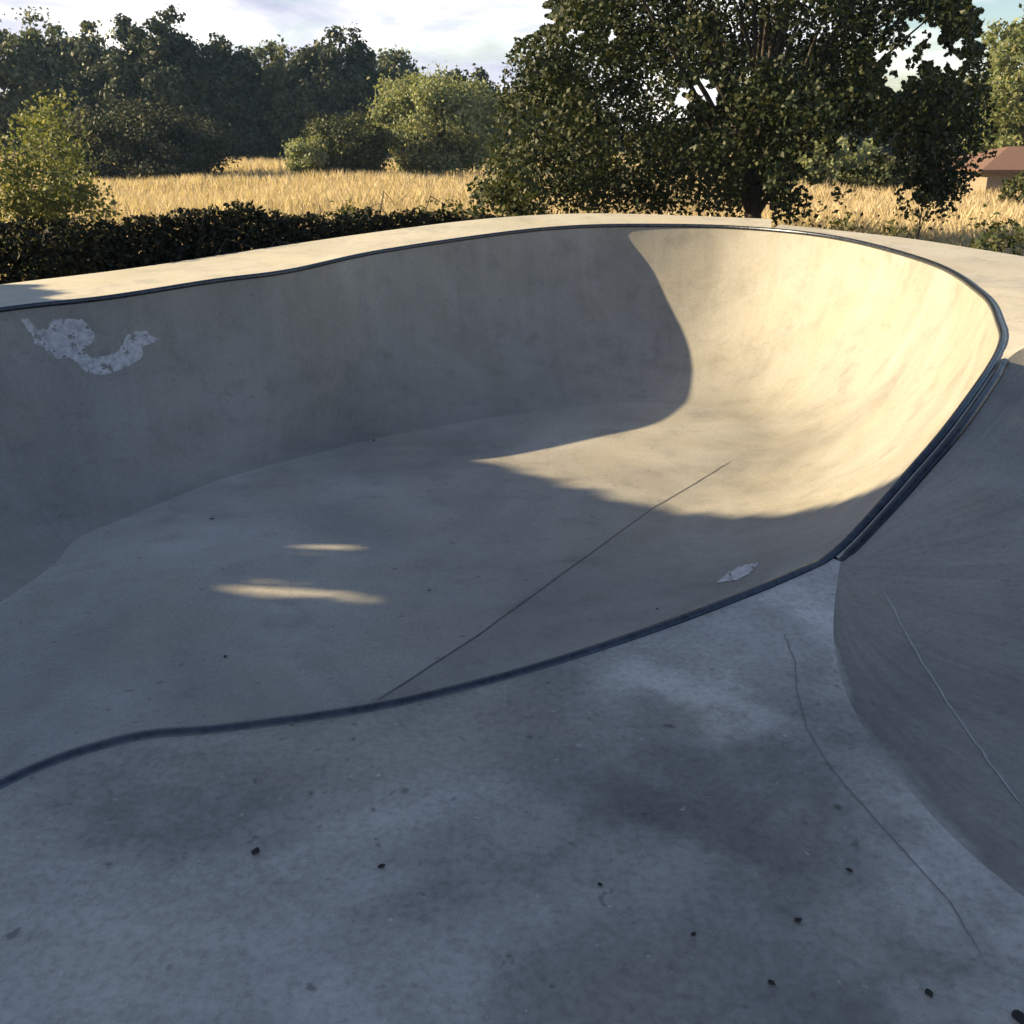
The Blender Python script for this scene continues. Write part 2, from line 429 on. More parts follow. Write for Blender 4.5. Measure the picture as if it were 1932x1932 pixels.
# ------------------------------------------------------------------ marks that lie on the concrete
def bvh(*objs):
    vv = []; ff = []
    for o in objs:
        off = len(vv); L = o.location + (o.parent.location if o.parent else Vector())
        vv += [v_.co + L for v_ in o.data.vertices]; ff += [tuple(i + off for i in p.vertices) for p in o.data.polygons]
    return BVHTree.FromPolygons(vv, ff)
T_BOWL = bvh(wall, floor); T_NEAR = bvh(pave, qface); T_ALL = bvh(wall, floor, pave, qface)

def hit(T, px, py):
    d = ray(px, py).normalized(); loc, nor, _, _ = T.ray_cast(CAM, d)
    if loc is None: return None, None
    if nor.dot(d) > 0: nor = -nor
    return loc, nor

def patch(name, poly, T, mat, parent, step=2.2, holes=.0, jag=3., nscale=.07):
    xs_ = [p[0] for p in poly]; ys_ = [p[1] for p in poly]
    gx = np.arange(min(xs_) - 4, max(xs_) + 4, step); gy = np.arange(min(ys_) - 4, max(ys_) + 4, step)
    vi = {}; V_ = []; F_ = []
    def vert(i, j):
        if (i, j) not in vi:
            l, n_ = hit(T, gx[i], gy[j])
            if l is None: return None
            vi[(i, j)] = len(V_); V_.append(l + n_ * .003)
        return vi[(i, j)]
    for i in range(len(gx) - 1):
        for j in range(len(gy) - 1):
            x, y = gx[i] + step / 2, gy[j] + step / 2
            dx = noise.noise(Vector((x * .09, y * .09, 1))) * jag + noise.noise(Vector((x * .3, y * .3, 7))) * jag * .6
            dy = noise.noise(Vector((x * .09, y * .09, 4))) * jag + noise.noise(Vector((x * .3, y * .3, 9))) * jag * .6
            if not inside(poly, np.array([x + dx]), np.array([y + dy]))[0]: continue
            if holes and noise.noise(Vector((x * nscale, y * nscale, 3))) + .6 * noise.noise(Vector((x * .23, y * .23, 5))) > holes: continue
            q = [vert(i, j), vert(i + 1, j), vert(i + 1, j + 1), vert(i, j + 1)]
            if None in q: continue
            F_.append(tuple(q))
    o = mesh_obj(name, V_, F_, mat, parent); child(o, parent); return o

def ribbon(name, pts, T, mat, parent, width, seg=10, wob=0., lift=.0025, pixel=True):
    """thin strip on the concrete through photo points (or plan points)"""
    P = []
    for i in range(len(pts) - 1):
        for s in range(seg):
            t = s / seg
            P.append((pts[i][0] * (1 - t) + pts[i + 1][0] * t, pts[i][1] * (1 - t) + pts[i + 1][1] * t))
    P.append(pts[-1])
    L = []
    for q, (x, y) in enumerate(P):
        x += wob * noise.noise(Vector((q * .31, 2, 0)))
        l, n_ = hit(T, x, y)
        if l is not None: L.append((l, n_))
    V_ = []; F_ = []
    for i, (l, n_) in enumerate(L):
        t = (L[min(i + 1, len(L) - 1)][0] - L[max(i - 1, 0)][0]).normalized(); s = t.cross(n_).normalized()
        w = width * (.7 + .5 * abs(noise.noise(Vector((i * .4, 0, 3))))) * min(1, .25 + min(i, len(L) - 1 - i) * .2)
        V_ += [l + n_ * lift + s * w * .5, l + n_ * lift - s * w * .5]
        if i: a = 2 * i; F_.append((a - 2, a - 1, a + 1, a))
    o = mesh_obj(name, V_, F_, mat, parent)
    if parent: child(o, parent)
    return o

zz = [(80, 262), (110, 262), (140, 300), (180, 300), (200, 258), (240, 262), (270, 258), (310, 262), (340, 290), (362, 335), (335, 365), (310, 380), (345, 405), (390, 403), (435, 388), (465, 360), (470, 330), (510, 305), (550, 305), (570, 325), (602, 335), (575, 350), (535, 360), (540, 400), (500, 430), (440, 455), (390, 472), (340, 465), (300, 440), (280, 410), (220, 412), (180, 390), (165, 365), (130, 350), (120, 315), (95, 290)]
pm = patch('paint_mark', [(x * .5, 472 + y * .5) for x, y in zz], T_BOWL, M_PAINT, bowl, 1.5, .42, 3.)
pm['label'] = 'worn white curved paint mark on the shaded wall below the rim'
pm2 = patch('paint_mark', [(1353, 1100), (1372, 1082), (1400, 1068), (1432, 1062), (1416, 1082), (1390, 1096)], T_BOWL, M_PAINT, bowl, 1.5, .6, 2.)
pm2['label'] = 'small pale paint smear on the near right wall'
jl = ribbon('joint', [(712, 1322), (900, 1200), (1065, 1080), (1230, 960), (1310, 913), (1380, 870)], T_BOWL, M_JOINT, bowl, .013, 14, 2.)
# groove and scuffs on the near side
ribbon('scuff', [(1665, 1110), (1725, 1225), (1790, 1330), (1860, 1430), (1931, 1525)], T_NEAR, M_SCUFF, qp, .008, 14, 4.)['label'] = 'long pale scrape across the quarter pipe'
crack = ribbon('crack', [(1478, 1195), (1500, 1250), (1503, 1300), (1520, 1370), (1560, 1440), (1610, 1500), (1690, 1590), (1790, 1700), (1850, 1800)], T_NEAR, M_CRACK, None, .0038, 14, 2.5)
tag(crack, kind='structure')

# ------------------------------------------------------------------ dead leaves on the concrete
def leaf_blade(s, seed):
    rn = random.Random(seed); V_ = []; F_ = []
    prof = [(-.5, .04), (-.3, .3), (-.05, .42), (.2, .33), (.4, .16), (.55, .02)]
    for i, (x, w) in enumerate(prof):
        c_ = .18 * x * x + .03
        for yy in (-1, 0, 1):
            V_.append((x * s, yy * w * s, (c_ + abs(yy) * .12 * (1 + .4 * rn.random())) * s))
    for i in range(len(prof) - 1):
        for q in range(2):
            a = i * 3 + q; F_.append((a, a + 1, a + 4, a + 3))
    return V_, F_

LEAVES = [
 (483, 1611, .050, 'dark flat dead leaf, leftmost of the two on the open foreground pavement'),
 (720, 1638, .036, 'dark curled dead leaf right of the flat one on the foreground pavement'),
 (1132, 1672, .026, 'tiny dead leaf alone in the middle of the foreground pavement'),
 (1308, 1766, .026, 'tiny dark leaf on the brownish stained patch of pavement'),
 (1505, 1740, .036, 'dark leaf by the pavement stain, left of the foot of the quarter pipe'),
 (1602, 1645, .030, 'faint brown leaf just left of the crack in the pavement'),
 (1455, 1858, .032, 'small brown leaf near the lower edge, left of the larger dark one'),
 (1752, 1878, .040, 'dark leaf low on the pavement in front of the quarter pipe'),
 (1922, 1926, .07, 'black crumpled leaf in the lower right corner of the pavement'),
 (705, 832, .06, 'dark leaf farthest back on the bowl floor near the foot of the shaded wall'),
 (400, 980, .050, 'dark leaf on the bowl floor close to the left wall seam'),
 (425, 1240, .045, 'dark leaf on the bowl floor nearest the front rim'),
 (1240, 1150, .035, 'small leaf on the near right wall below the paint smear'),
 (810, 1115, .036, 'small leaf in the middle of the bowl floor beside the sunlit patch'),
]
for q, (px, py, s, lab) in enumerate(LEAVES):
    l, n_ = hit(T_ALL, px, py)
    v_, f_ = leaf_blade(s * .5, q)
    o = mesh_obj('dead_leaf', v_, f_, M_DEADLEAF)
    o.location = l + n_ * .003; o.rotation_mode = 'QUATERNION'
    from mathutils import Quaternion
    o.rotation_quaternion = n_.to_track_quat('Z', 'Y') @ Quaternion((0, 0, 1), random.random() * 6)
    tag(o, lab, 'leaf', 'dead leaves on the concrete')

# ------------------------------------------------------------------ vegetation
def leaf_faces(rng, C, size, nrm=None, spread=.9, aspect=.62, upbias=.25):
    """C (N,3) centres -> (N,4,3) folded diamond leaves"""
    N = len(C); n = rng.normal(size=(N, 3)) * spread
    if nrm is not None: n += nrm
    n[:, 2] += upbias
    n /= np.linalg.norm(n, axis=1)[:, None] + 1e-9
    a = rng.normal(size=(N, 3)); a -= (a * n).sum(1)[:, None] * n; a /= np.linalg.norm(a, axis=1)[:, None] + 1e-9
    b_ = np.cross(n, a)
    s = size * rng.uniform(.6, 1.35, size=N); s = s[:, None]
    return np.stack([C - a * s * .5, C + b_ * s * aspect * .5 + n * s * .12, C + a * s * .5, C - b_ * s * aspect * .5 + n * s * .12], 1)

def blob_clusters(rng, center, radii, n, shell=.5, lump=.25, zmin=None, seed=0):
    out_ = []
    while len(out_) < n:
        d = rng.normal(size=3); d /= np.linalg.norm(d)
        f = 1 + lump * (noise.noise(Vector(d) * 2.1 + Vector((seed * 3.1, 0, 0))) + .6 * noise.noise(Vector(d) * 4.7 + Vector((0, seed * 1.7, 0))))
        r = (shell + (1 - shell) * rng.random() ** .6)
        p = np.array(center) + d * np.array(radii) * r * f
        if zmin is not None and p[2] < zmin: continue
        out_.append((p, d))
    return out_

def make_plant(name, label, cat, base, center, radii, n, per, lsize, mat, trunk_r=.15, seed=0, group=None, shell=.5, lump=.3,
               csize=.22, zmin=None, keep=None, limbs=10, extra=None, stem_name='trunk', crown_name='crown', flat=.7, trunk_h=None, leaf_keep=None):
    rng = np.random.default_rng(seed)
    root = empty(name, base); tag(root, label, cat, group)
    base = np.array(base, float); center = np.array(center, float)
    cl = blob_clusters(rng, center, radii, n, shell, lump, zmin, seed)
    if extra: cl += [(np.array(p, float), (np.array(p) - center) / (np.linalg.norm(np.array(p) - center) + 1e-6)) for p in extra]
    if keep: cl = [c_ for c_ in cl if keep(c_[0])]
    pts = []; nr = []
    cr = csize * (radii[0] * radii[1] * radii[2]) ** (1 / 3)
    for p, d in cl:
        k_ = max(3, int(per * rng.uniform(.5, 1.5))); r = cr * rng.uniform(.6, 1.3)
        q = rng.normal(size=(k_, 3)) * np.array([r, r, r * flat]) * .55
        pts.append(p + q); nr.append(np.tile(np.array(d) * .35, (k_, 1)) + q / (r + 1e-6) * .5)
    P = np.concatenate(pts); Nn = np.concatenate(nr)
    gz = base[2] + .02
    ok = P[:, 2] > gz
    if leaf_keep is not None: ok &= leaf_keep(P)
    P = P[ok]; Nn = Nn[ok]
    F_ = leaf_faces(rng, P - base, lsize, Nn)
    quads_obj(crown_name, F_, 4, mat, root)
    # trunk with limbs reaching into the clusters
    TV = []; TF = []
    def add(path, rr, sides=8):
        v_, f_ = tube(path, rr, sides); off = len(TV); TV.extend(v_); TF.extend(tuple(i + off for i in ff) for ff in f_)
    th = trunk_h if trunk_h is not None else max(.25, (center[2] - base[2]) * .75)
    tip = Vector((center[0] - base[0], center[1] - base[1], 0)) * .35 + Vector((0, 0, th))
    tp = []
    for i in range(9):
        t = i / 8; w = noise.noise_vector(Vector((t * 2, seed, 0))) * trunk_r * .9
        tp.append(Vector((tip.x * t * t + w.x * t, tip.y * t * t + w.y * t, -.15 + (th + .15) * t)))
    add(tp, [trunk_r * (1.35 - .25 * min(1, i / 2)) * (1 - .05 * i) for i in range(9)], 12)
    if leaf_keep is not None:
        kk_ = leaf_keep(np.array([c_[0] for c_ in cl]) + (np.array([c_[0] for c_ in cl]) - center) * .12)
        cl = [c_ for c_, o_ in zip(cl, kk_) if o_] or cl
    order = [q for q in rng.permutation(len(cl)) if cl[q][0][2] > center[2] - (.35 if radii[0] < 3.9 or radii[2] > 3.5 else -.1) * radii[2]][:limbs]
    for oi in order:
        p = Vector(cl[oi][0] - base); s_ = tp[int(rng.integers(4, 9))]
        mid = s_.lerp(p, .45) + Vector((0, 0, .12 * (p - s_).length)) + Vector(rng.normal(size=3) * .06 * (p - s_).length)
        path = [(1 - t) ** 2 * s_ + 2 * t * (1 - t) * mid + t * t * p for t in [i / 7 for i in range(8)]]
        r0 = trunk_r * rng.uniform(.25, .55)
        add(path, [r0 * (1 - .85 * i / 7) for i in range(8)], 6)
    mesh_obj(stem_name, TV, TF, M_BARK, root)
    return root

def fz(x, y): return field_z(x, y)

# the large tree behind the bowl
TY = 18.0
def bt(px, py, y=TY): return at_y(px, py, y)
trunkx = bt(1425, 400).x
cen = bt(1395, 60)
voids = [(1340, 172, 30), (1290, 190, 22), (1700, 120, 42), (1735, 60, 40), (1790, 110, 36), (1620, 300, 80), (1560, 310, 60), (1690, 150, 30), (1540, 360, 40), (1650, 360, 70), (1424, 396, 24), (1160, 70, 16), (1080, 60, 14), (1760, 100, 30)]
def to_px(p):
    d = Vector(p) - CAM; c, s = math.cos(PITCH), math.sin(PITCH)
    f = d.y * c - d.z * s; up = d.y * s + d.z * c
    return (d.x / f * F + .5) * W, (.5 - up / f * F) * W
def crown_outline(P):
    """keeps the crown ragged where real gaps let the sky through, and lifts its skirt on the right"""
    d = P - np.array(CAM); c, s = math.cos(PITCH), math.sin(PITCH)
    f = d[:, 1] * c - d[:, 2] * s; up = d[:, 1] * s + d[:, 2] * c
    px = (d[:, 0] / f * F + .5) * W; py = (.5 - up / f * F) * W
    ok = np.ones(len(P), bool)
    j = np.array([noise.noise(Vector((a * .045, b__ * .045, 0))) + .7 * noise.noise(Vector((a * .12, b__ * .12, 3))) for a, b__ in zip(px, py)])
    for vx, vy, r in voids: ok &= (px - vx) ** 2 + ((py - vy) * 1.2) ** 2 > (r * (.8 + 1.1 * j)) ** 2
    j2 = np.array([noise.noise(Vector((b__ * .06, 5, 0))) + .6 * noise.noise(Vector((a * .05, b__ * .17, 9))) for a, b__ in zip(px, py)]) * 26
    ok &= px + j2 > np.interp(py, [-200, 0, 40, 95, 150, 250, 300, 350, 420], [1120, 1035, 1040, 960, 938, 925, 910, 885, 880])
    ok &= px + j2 < np.interp(py, [-200, 0, 60, 130, 200, 300, 350, 390], [1760, 1838, 1850, 1862, 1878, 1866, 1835, 1805])
    front = P[:, 1] < TY - .15
    for vx, vy, r in [(1424, 372, 26), (1422, 335, 18), (1426, 400, 30)]: ok &= ~(front & ((px - vx) ** 2 + (py - vy) ** 2 < r * r * (1 + j2 / 40)))
    return ok
extra = []
rng0 = np.random.default_rng(77)
for (px, py, y) in [(960, 330, 16.6), (930, 360, 16.4), (1000, 360, 16.8), (985, 300, 17), (1040, 370, 16.8), (1060, 300, 16.9), (1100, 340, 16.6), (1130, 365, 17), (1180, 350, 16.8), (1220, 375, 17.2), (1260, 350, 16.6), (1300, 380, 17), (1340, 370, 17), (1380, 350, 17.2), (1450, 375, 17), (1490, 378, 17), (1500, 385, 17),
                    (1740, 340, 17.4), (1770, 350, 17.6), (1790, 355, 17.3), (1800, 320, 17.5), (1760, 300, 17.2), (1830, 290, 17.6), (1840, 240, 17.6), (1815, 200, 17.6), (1850, 170, 17.8), (1780, 370, 17.4),
                    (1740, 250, 17.2), (1700, 230, 17.2), (1660, 220, 17), (1700, 195, 17.2), (1760, 200, 17.4), (1620, 210, 17), (1580, 220, 17), (1735, 372, 17.4), (1800, 30, 17.8), (1830, 60, 17.8), (1820, 15, 17.8)]:
    extra.append(tuple(at_y(px, py, y)))
big = make_plant('maple_tree', 'large dark broad crowned tree with big leaves standing just behind the far rim', 'tree',
    (trunkx, TY, fz(trunkx, TY)), (cen.x, TY + .1, 2.75), (4.35, 3.7, 3.3), 430, 300, .088, M_BIGLEAF, .17, 3, None, .35, .22, .135,
    zmin=.45, limbs=26, extra=extra, trunk_h=2.2, leaf_keep=crown_outline)

def plant_px(name, label, cat, px, top, bottom_z, y, halfw, depth, n, per, ls, mat, seed, group=None, tr=.12, zc=.5, **kw):
    """a plant standing on the field at depth y whose crown spans px +- halfw (photo px) and reaches the height `top` (photo px)"""
    pt = at_y(px, top, y); wx = halfw / W / F * (y / .95) ; gz = fz(pt.x, y)
    H = pt.z - gz
    if bottom_z is None: bottom_z = gz
    cz = (pt.z + bottom_z) / 2; rz = (pt.z - bottom_z) / 2
    return make_plant(name, label, cat, (pt.x, y, gz), (pt.x, y, cz), (wx, depth, rz), n, per, ls, mat, tr, seed, group, **kw)

# shrubs on the field
plant_px('hawthorn_shrub', 'twiggy green shrub at the left foot of the large tree', 'shrub', 955, 285, None, 15.6, 62, .7, 60, 70, .085, M_SHRUB, 12, csize=.3, limbs=14, tr=.05, shell=.25)
M_MOUND = leaf_mat('thorn_leaves', (.022, .030, .022), (.036, .046, .030), (.11, .11, .07), .2, .7)
plant_px('round_tree', 'rounded grey green tree on the field left of the large tree, lit from the left', 'tree', 822, 136, -.95, 60, 106, 4, 210, 210, .20, M_WILLOW, 21, csize=.2, shell=.45, lump=.2, limbs=14, tr=.2)
plant_px('field_shrub', 'mid-sized round bush standing alone on the dry field, left of the rounded tree', 'shrub', 645, 220, None, 57, 72, 2.6, 130, 170, .17, M_SHRUB, 22, csize=.24, shell=.45, lump=.25, limbs=8, tr=.1)
plant_px('low_shrub', 'small pale bush leaning against the left side of the round bush', 'shrub', 580, 250, None, 55, 32, 1.4, 50, 120, .17, M_WILLOW, 23, csize=.3, limbs=5, tr=.06)
plant_px('mound_shrub', 'wide dark mound shaped bush on the left of the field', 'shrub', 245, 204, -2.6, 56, 150, 4.5, 300, 210, .18, M_MOUND, 24, csize=.18, shell=.55, lump=.14, limbs=8, tr=.12)
plant_px('leafy_bush', 'tall pale green leafy bush at the left edge behind the brambles', 'bush', 34, 176, None, 14.5, 100, 1.1, 110, 130, .07, M_LIME, 25, csize=.24, shell=.2, lump=.5, limbs=24, tr=.04)
# bramble hedge behind the left deck
rngh = np.random.default_rng(5)
bh = empty('bramble_hedge', (-4, 11, -1.05)); tag(bh, 'long dark bramble hedge in shade behind the left deck', 'hedge')
pth = catmull([(-16, 7.6, 0), (-11, 8.6, 0), (-7.5, 9.3, 0), (-4.6, 10.0, 0), (-3.4, 11.2, 0), (-2.3, 12.3, 0), (-1.1, 13.2, 0), (-.2, 13.9, 0)], 12, False)
hts = [.82, .80, .78, .72, .70, .64, .58, .50]
pts = []
for q in range(130000):
    t = rngh.random() * (len(pth) - 1.001); i = int(t); p = pth[i].lerp(pth[i + 1], t - i)
    htop = np.interp(t / (len(pth) - 1) * 7, range(8), hts) + .15 * noise.noise(Vector((p.x * 1.1, p.y * 1.1, 0))) + .12 * noise.noise(Vector((p.x * 4, p.y * 4, 2)))
    w = .75
    a = rngh.uniform(0, math.pi); rr = rngh.random() ** .35
    yy = math.cos(a) * w * rr; z = -1.05 + (htop + 1.05) * math.sin(a) ** .7 * rr
    pts.append((p.x + yy * .45 + rngh.normal() * .05, p.y + yy * .8 + rngh.normal() * .05, z))
Pn = np.array(pts) - np.array((-4, 11, -1.05))
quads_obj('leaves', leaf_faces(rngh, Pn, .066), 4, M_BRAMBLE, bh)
V_ = []; F_ = []
for q in range(60):
    i = int(rngh.integers(0, len(pth))); p = pth[i] + Vector((-pth[i].x * 0, 0, 0)); a = Vector((p.x + 4, p.y - 11, 0))
    d = Vector((rngh.normal() * .35, abs(rngh.normal()) * .35, 0)); h_ = rngh.uniform(1.2, 1.9)
    v_, f_ = tube([a, a + d * .4 + Vector((0, 0, h_ * .7)), a + d + Vector((0, 0, h_)), a + d * 1.7 + Vector((0, 0, h_ * .9))], [.012, .01, .007, .003], 5)
    off = len(V_); V_ += v_; F_ += [tuple(k2 + off for k2 in ff) for ff in f_]
mesh_obj('stems', V_, F_, M_BARK, bh)

# weeds against the decks
def weed(label, px, py, y, w, h, n, seed, mat=M_WEED, name='weed_clump', cat='weeds', group='weed clumps along the deck edge'):
    p = at_y(px, py, y); gz = fz(p.x, y)
    return make_plant(name, label, cat, (p.x, y, gz), (p.x, y, (p.z + gz) / 2), (w, .5, (p.z - gz) / 2 * h), n, 60, .075, mat, .015, seed, group, csize=.3, shell=.2, lump=.3, limbs=14, stem_name='stems', crown_name='leaves')
weed('low olive weed clump behind the worn deck, right of the large trunk', 1640, 405, 12.6, .75, 1.0, 45, 31)
weed('leafy green weed clump at the right edge beyond the worn deck', 1905, 425, 10.2, .85, 1.0, 75, 32, M_SHRUB)
weed('tall yellowish weeds behind the left deck, right end of the bramble hedge', 740, 385, 14.6, 1.1, 1.0, 50, 33)
weed('straw coloured weeds between the bramble hedge and the twiggy shrub', 850, 372, 15.2, .8, 1.0, 45, 34)
plant_px('field_shrub', 'low olive bush beyond the field, seen under the right side of the large tree', 'shrub', 1555, 255, None, 46, 90, 2, 120, 80, .2, M_WILLOW, 41, csize=.24, limbs=6, tr=.08)
plant_px('field_shrub', 'dark low bush in front of the red roofed building', 'shrub', 1690, 300, None, 44, 80, 1.6, 90, 80, .2, M_SHRUB, 42, csize=.24, limbs=6, tr=.08)
plant_px('field_shrub', 'small dark bush at the right wall of the red roofed building', 'shrub', 1928, 330, None, 34, 22, .6, 30, 60, .14, M_SHRUB, 43, csize=.3, limbs=4, tr=.05)
plant_px('edge_tree', 'green tree cut off by the right edge, behind the red roofed building', 'tree', 1975, 10, -.2, 50, 95, 3, 170, 90, .24, M_LIME, 44, csize=.2, lump=.3, limbs=14, tr=.22)

# sapling in the dry grass
sp_ = at_y(1742, 372, 15.5)
make_plant('sapling', 'thin dark leaved sapling standing in the dry grass behind the worn deck', 'sapling', (sp_.x, 15.5, fz(sp_.x, 15.5)), (sp_.x, 15.5, sp_.z), (.16, .16, .1), 8, 22, .085, M_BIGLEAF, .022, 51, None, csize=.5, limbs=5, trunk_h=1.2)

# the wood along the far edge of the field
WOOD = [ # px, top px, half width, depth y, material, label
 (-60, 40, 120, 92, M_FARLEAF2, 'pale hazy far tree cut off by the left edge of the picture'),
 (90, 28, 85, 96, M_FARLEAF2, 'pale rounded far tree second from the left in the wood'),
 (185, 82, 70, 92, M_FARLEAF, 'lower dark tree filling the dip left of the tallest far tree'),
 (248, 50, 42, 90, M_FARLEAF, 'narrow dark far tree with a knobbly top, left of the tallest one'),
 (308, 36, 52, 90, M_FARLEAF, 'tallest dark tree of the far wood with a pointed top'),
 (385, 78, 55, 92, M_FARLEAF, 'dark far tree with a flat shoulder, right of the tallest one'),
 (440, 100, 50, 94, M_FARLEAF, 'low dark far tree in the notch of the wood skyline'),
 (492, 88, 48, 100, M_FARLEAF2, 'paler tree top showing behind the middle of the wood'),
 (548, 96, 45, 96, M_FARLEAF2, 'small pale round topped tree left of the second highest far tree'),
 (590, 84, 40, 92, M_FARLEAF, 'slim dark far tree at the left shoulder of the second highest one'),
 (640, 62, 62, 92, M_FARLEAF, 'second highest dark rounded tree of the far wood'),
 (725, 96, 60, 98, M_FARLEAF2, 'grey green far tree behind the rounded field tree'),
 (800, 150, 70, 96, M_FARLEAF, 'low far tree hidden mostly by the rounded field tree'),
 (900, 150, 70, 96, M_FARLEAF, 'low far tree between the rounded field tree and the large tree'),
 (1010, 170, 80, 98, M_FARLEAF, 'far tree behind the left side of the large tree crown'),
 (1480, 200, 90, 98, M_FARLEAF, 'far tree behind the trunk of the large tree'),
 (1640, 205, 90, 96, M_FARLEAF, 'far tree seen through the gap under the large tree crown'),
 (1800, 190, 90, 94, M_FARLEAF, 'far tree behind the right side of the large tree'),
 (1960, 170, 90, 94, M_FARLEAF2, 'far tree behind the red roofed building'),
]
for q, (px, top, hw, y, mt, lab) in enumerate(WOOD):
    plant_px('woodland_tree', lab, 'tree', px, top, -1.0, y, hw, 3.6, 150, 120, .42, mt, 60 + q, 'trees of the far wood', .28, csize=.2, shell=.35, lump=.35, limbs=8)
# understorey that closes the foot of the wood
ru = np.random.default_rng(9); pu = []
for q in range(30000):
    x = ru.uniform(-75, 75); top = 1.6 + 1.6 * noise.noise(Vector((x * .16, 0, 0))) + .8 * noise.noise(Vector((x * .5, 3, 0)))
    pu.append((x, 97 + ru.normal() * 1.2, -1.1 + (top + 1.5) * ru.random() ** .8))
un = quads_obj('undergrowth', leaf_faces(ru, np.array(pu), .5), 4, M_FARLEAF); tag(un, 'dark undergrowth along the foot of the far wood', kind='stuff')

# trees standing left of the camera that shade the near half of the park
SUN_EL = R(22); SUN_D = Vector((1, -.05, -math.tan(SUN_EL)))          # direction the light travels
SPOTS = [((508, 1108), .125, .10), ((566, 1118), .075, .06), ((612, 1036), .095, .06), ((640, 1124), .04, .05), ((700, 1134), .045, .05)]
lines = [(hit(T_BOWL, *s_)[0], r1 + .09) for s_, r1, _ in SPOTS]
dn = np.array(SUN_D.normalized())
def sun_holes(P):
    ok = np.ones(len(P), bool)
    for l, r in lines:
        q = P - np.array(l); a = q @ dn; dd = np.linalg.norm(q - a[:, None] * dn, axis=1); ok &= dd > r
    # the outline of the crowns follows the edge of their shade across the bowl
    s = (P[:, 0] + 11.) ; yy = P[:, 1] + s * .05; zz_ = P[:, 2] + s * math.tan(SUN_EL)
    lim = np.interp(yy, [-9, 4.4, 5.3, 6.6, 7.2, 8.3, 9.0, 9.6], [30, 9, 5.6, 4.3, 3.75, 3.2, 3.0, 1.2])
    return ok & (zz_ < lim + .0)
for q, (x, y, r, h, lab) in enumerate([(-11.2, 6.1, 3.3, 5.6, 'bushy tree casting shade over the bowl, nearest the bramble hedge'),
                                       (-11.6, 2.2, 3.4, 8.6, 'tall tree casting shade over the pavement, middle of three left of the bowl'),
                                       (-11.4, -2.6, 3.4, 8.8, 'tall tree casting shade, farthest from the bramble hedge')]):
    make_plant('shade_tree', lab, 'tree', (x, y, fz(x, y)), (x, y, h / 2 - .6), (2.4, r, h / 2 + .3), 400, 110, .34, M_SHRUB, .2, 90 + q, 'shade trees left of the park', shell=.15, csize=.2, lump=.12, limbs=24, leaf_keep=sun_holes)

# ------------------------------------------------------------------ dry grass
rg = np.random.default_rng(3)
def blades(n, y0, y1, h0, h1, wk, xk=.62):
    y = np.exp(rg.uniform(np.log(y0), np.log(y1), n)); x = rg.uniform(-1, 1, n) * (y * xk + 2)
    keep = ~inside(PARK, x, y)
    patch_ = np.sin(x * .7 + np.sin(y * .5) * 2) * .25 + np.sin(x * .23 - y * .31) * .3 + 1
    x = x[keep]; y = y[keep]; patch_ = patch_[keep]
    z = np.vectorize(field_z)(x, y) - .02
    h = rg.uniform(h0, h1, len(x)) * np.clip(patch_, .45, 1.3); w = wk * (.6 + y / 14) * rg.uniform(.6, 1.4, len(x))
    an = rg.uniform(0, 2 * math.pi, len(x)); ln = rg.normal(size=(len(x), 2)) * h[:, None] * .25
    ax = np.cos(an) * w; ay = np.sin(an) * w
    B1 = np.stack([x - ax, y - ay, z], 1); B2 = np.stack([x + ax, y + ay, z], 1)
    T2 = np.stack([x + ln[:, 0] * .5 + ax * .7, y + ln[:, 1] * .5 + ay * .7, z + h * .6], 1)
    T1 = np.stack([x + ln[:, 0], y + ln[:, 1], z + h], 1)
    return np.stack([B1, B2, T2, T1], 1)
G = np.concatenate([blades(190000, 8.5, 40, .35, .72, .0036), blades(170000, 28, 97, .30, .6, .0036)])
go = quads_obj('grass', G, 4, M_GRASS); tag(go, 'tall dry straw coloured grass covering the field', kind='stuff')

# ------------------------------------------------------------------ low building at the right edge
hb = at_y(1925, 345, 40); HX, HY = hb.x + .3, 40
ridge = at_y(1930, 278, 40).z; eave = at_y(1930, 322, 40).z; gz = -1.4
bl = empty('low_building', (HX, HY, gz)); tag(bl, 'low brick building with a red tiled roof behind the field at the right edge', 'building')
def box(x0, x1, y0, y1, z0, z1):
    return [(x, y, z) for z in (z0, z1) for x, y in ((x0, y0), (x1, y0), (x1, y1), (x0, y1))], [(0, 3, 2, 1), (4, 5, 6, 7), (0, 1, 5, 4), (1, 2, 6, 5), (2, 3, 7, 6), (3, 0, 4, 7)]
wl = 8.5; wd = 5
M_BRICK, nt, out = mat_new('brick'); k = NT(nt)
br = k.n('ShaderNodeTexBrick'); br.inputs['Scale'].default_value = 4; br.inputs['Color1'].default_value = (.19, .15, .12, 1); br.inputs['Color2'].default_value = (.23, .18, .14, 1); br.inputs['Mortar'].default_value = (.24, .22, .2, 1)
tc = k.n('ShaderNodeTexCoord'); k.l(k.mapping(tc.outputs['Object'], rot=(R(90), 0, 0)), br.inputs['Vector'])
b = k.n('ShaderNodeBsdfPrincipled'); b.inputs['Roughness'].default_value = .9; k.l(br.outputs['Color'], b.inputs['Base Color']); k.l(b.outputs[0], out.inputs[0])
M_TILE = simple('roof_tile', (.15, .085, .065), .85, 0, 5, .3, (1, 5, 5), .5)
M_DARK = simple('dark_door', (.02, .02, .022), .6)
v_, f_ = box(-1.6, wl, 0, wd, 0, eave - gz); mesh_obj('wall', v_, f_, M_BRICK, bl, smooth=False)
rz = ridge - gz; ez = eave - gz
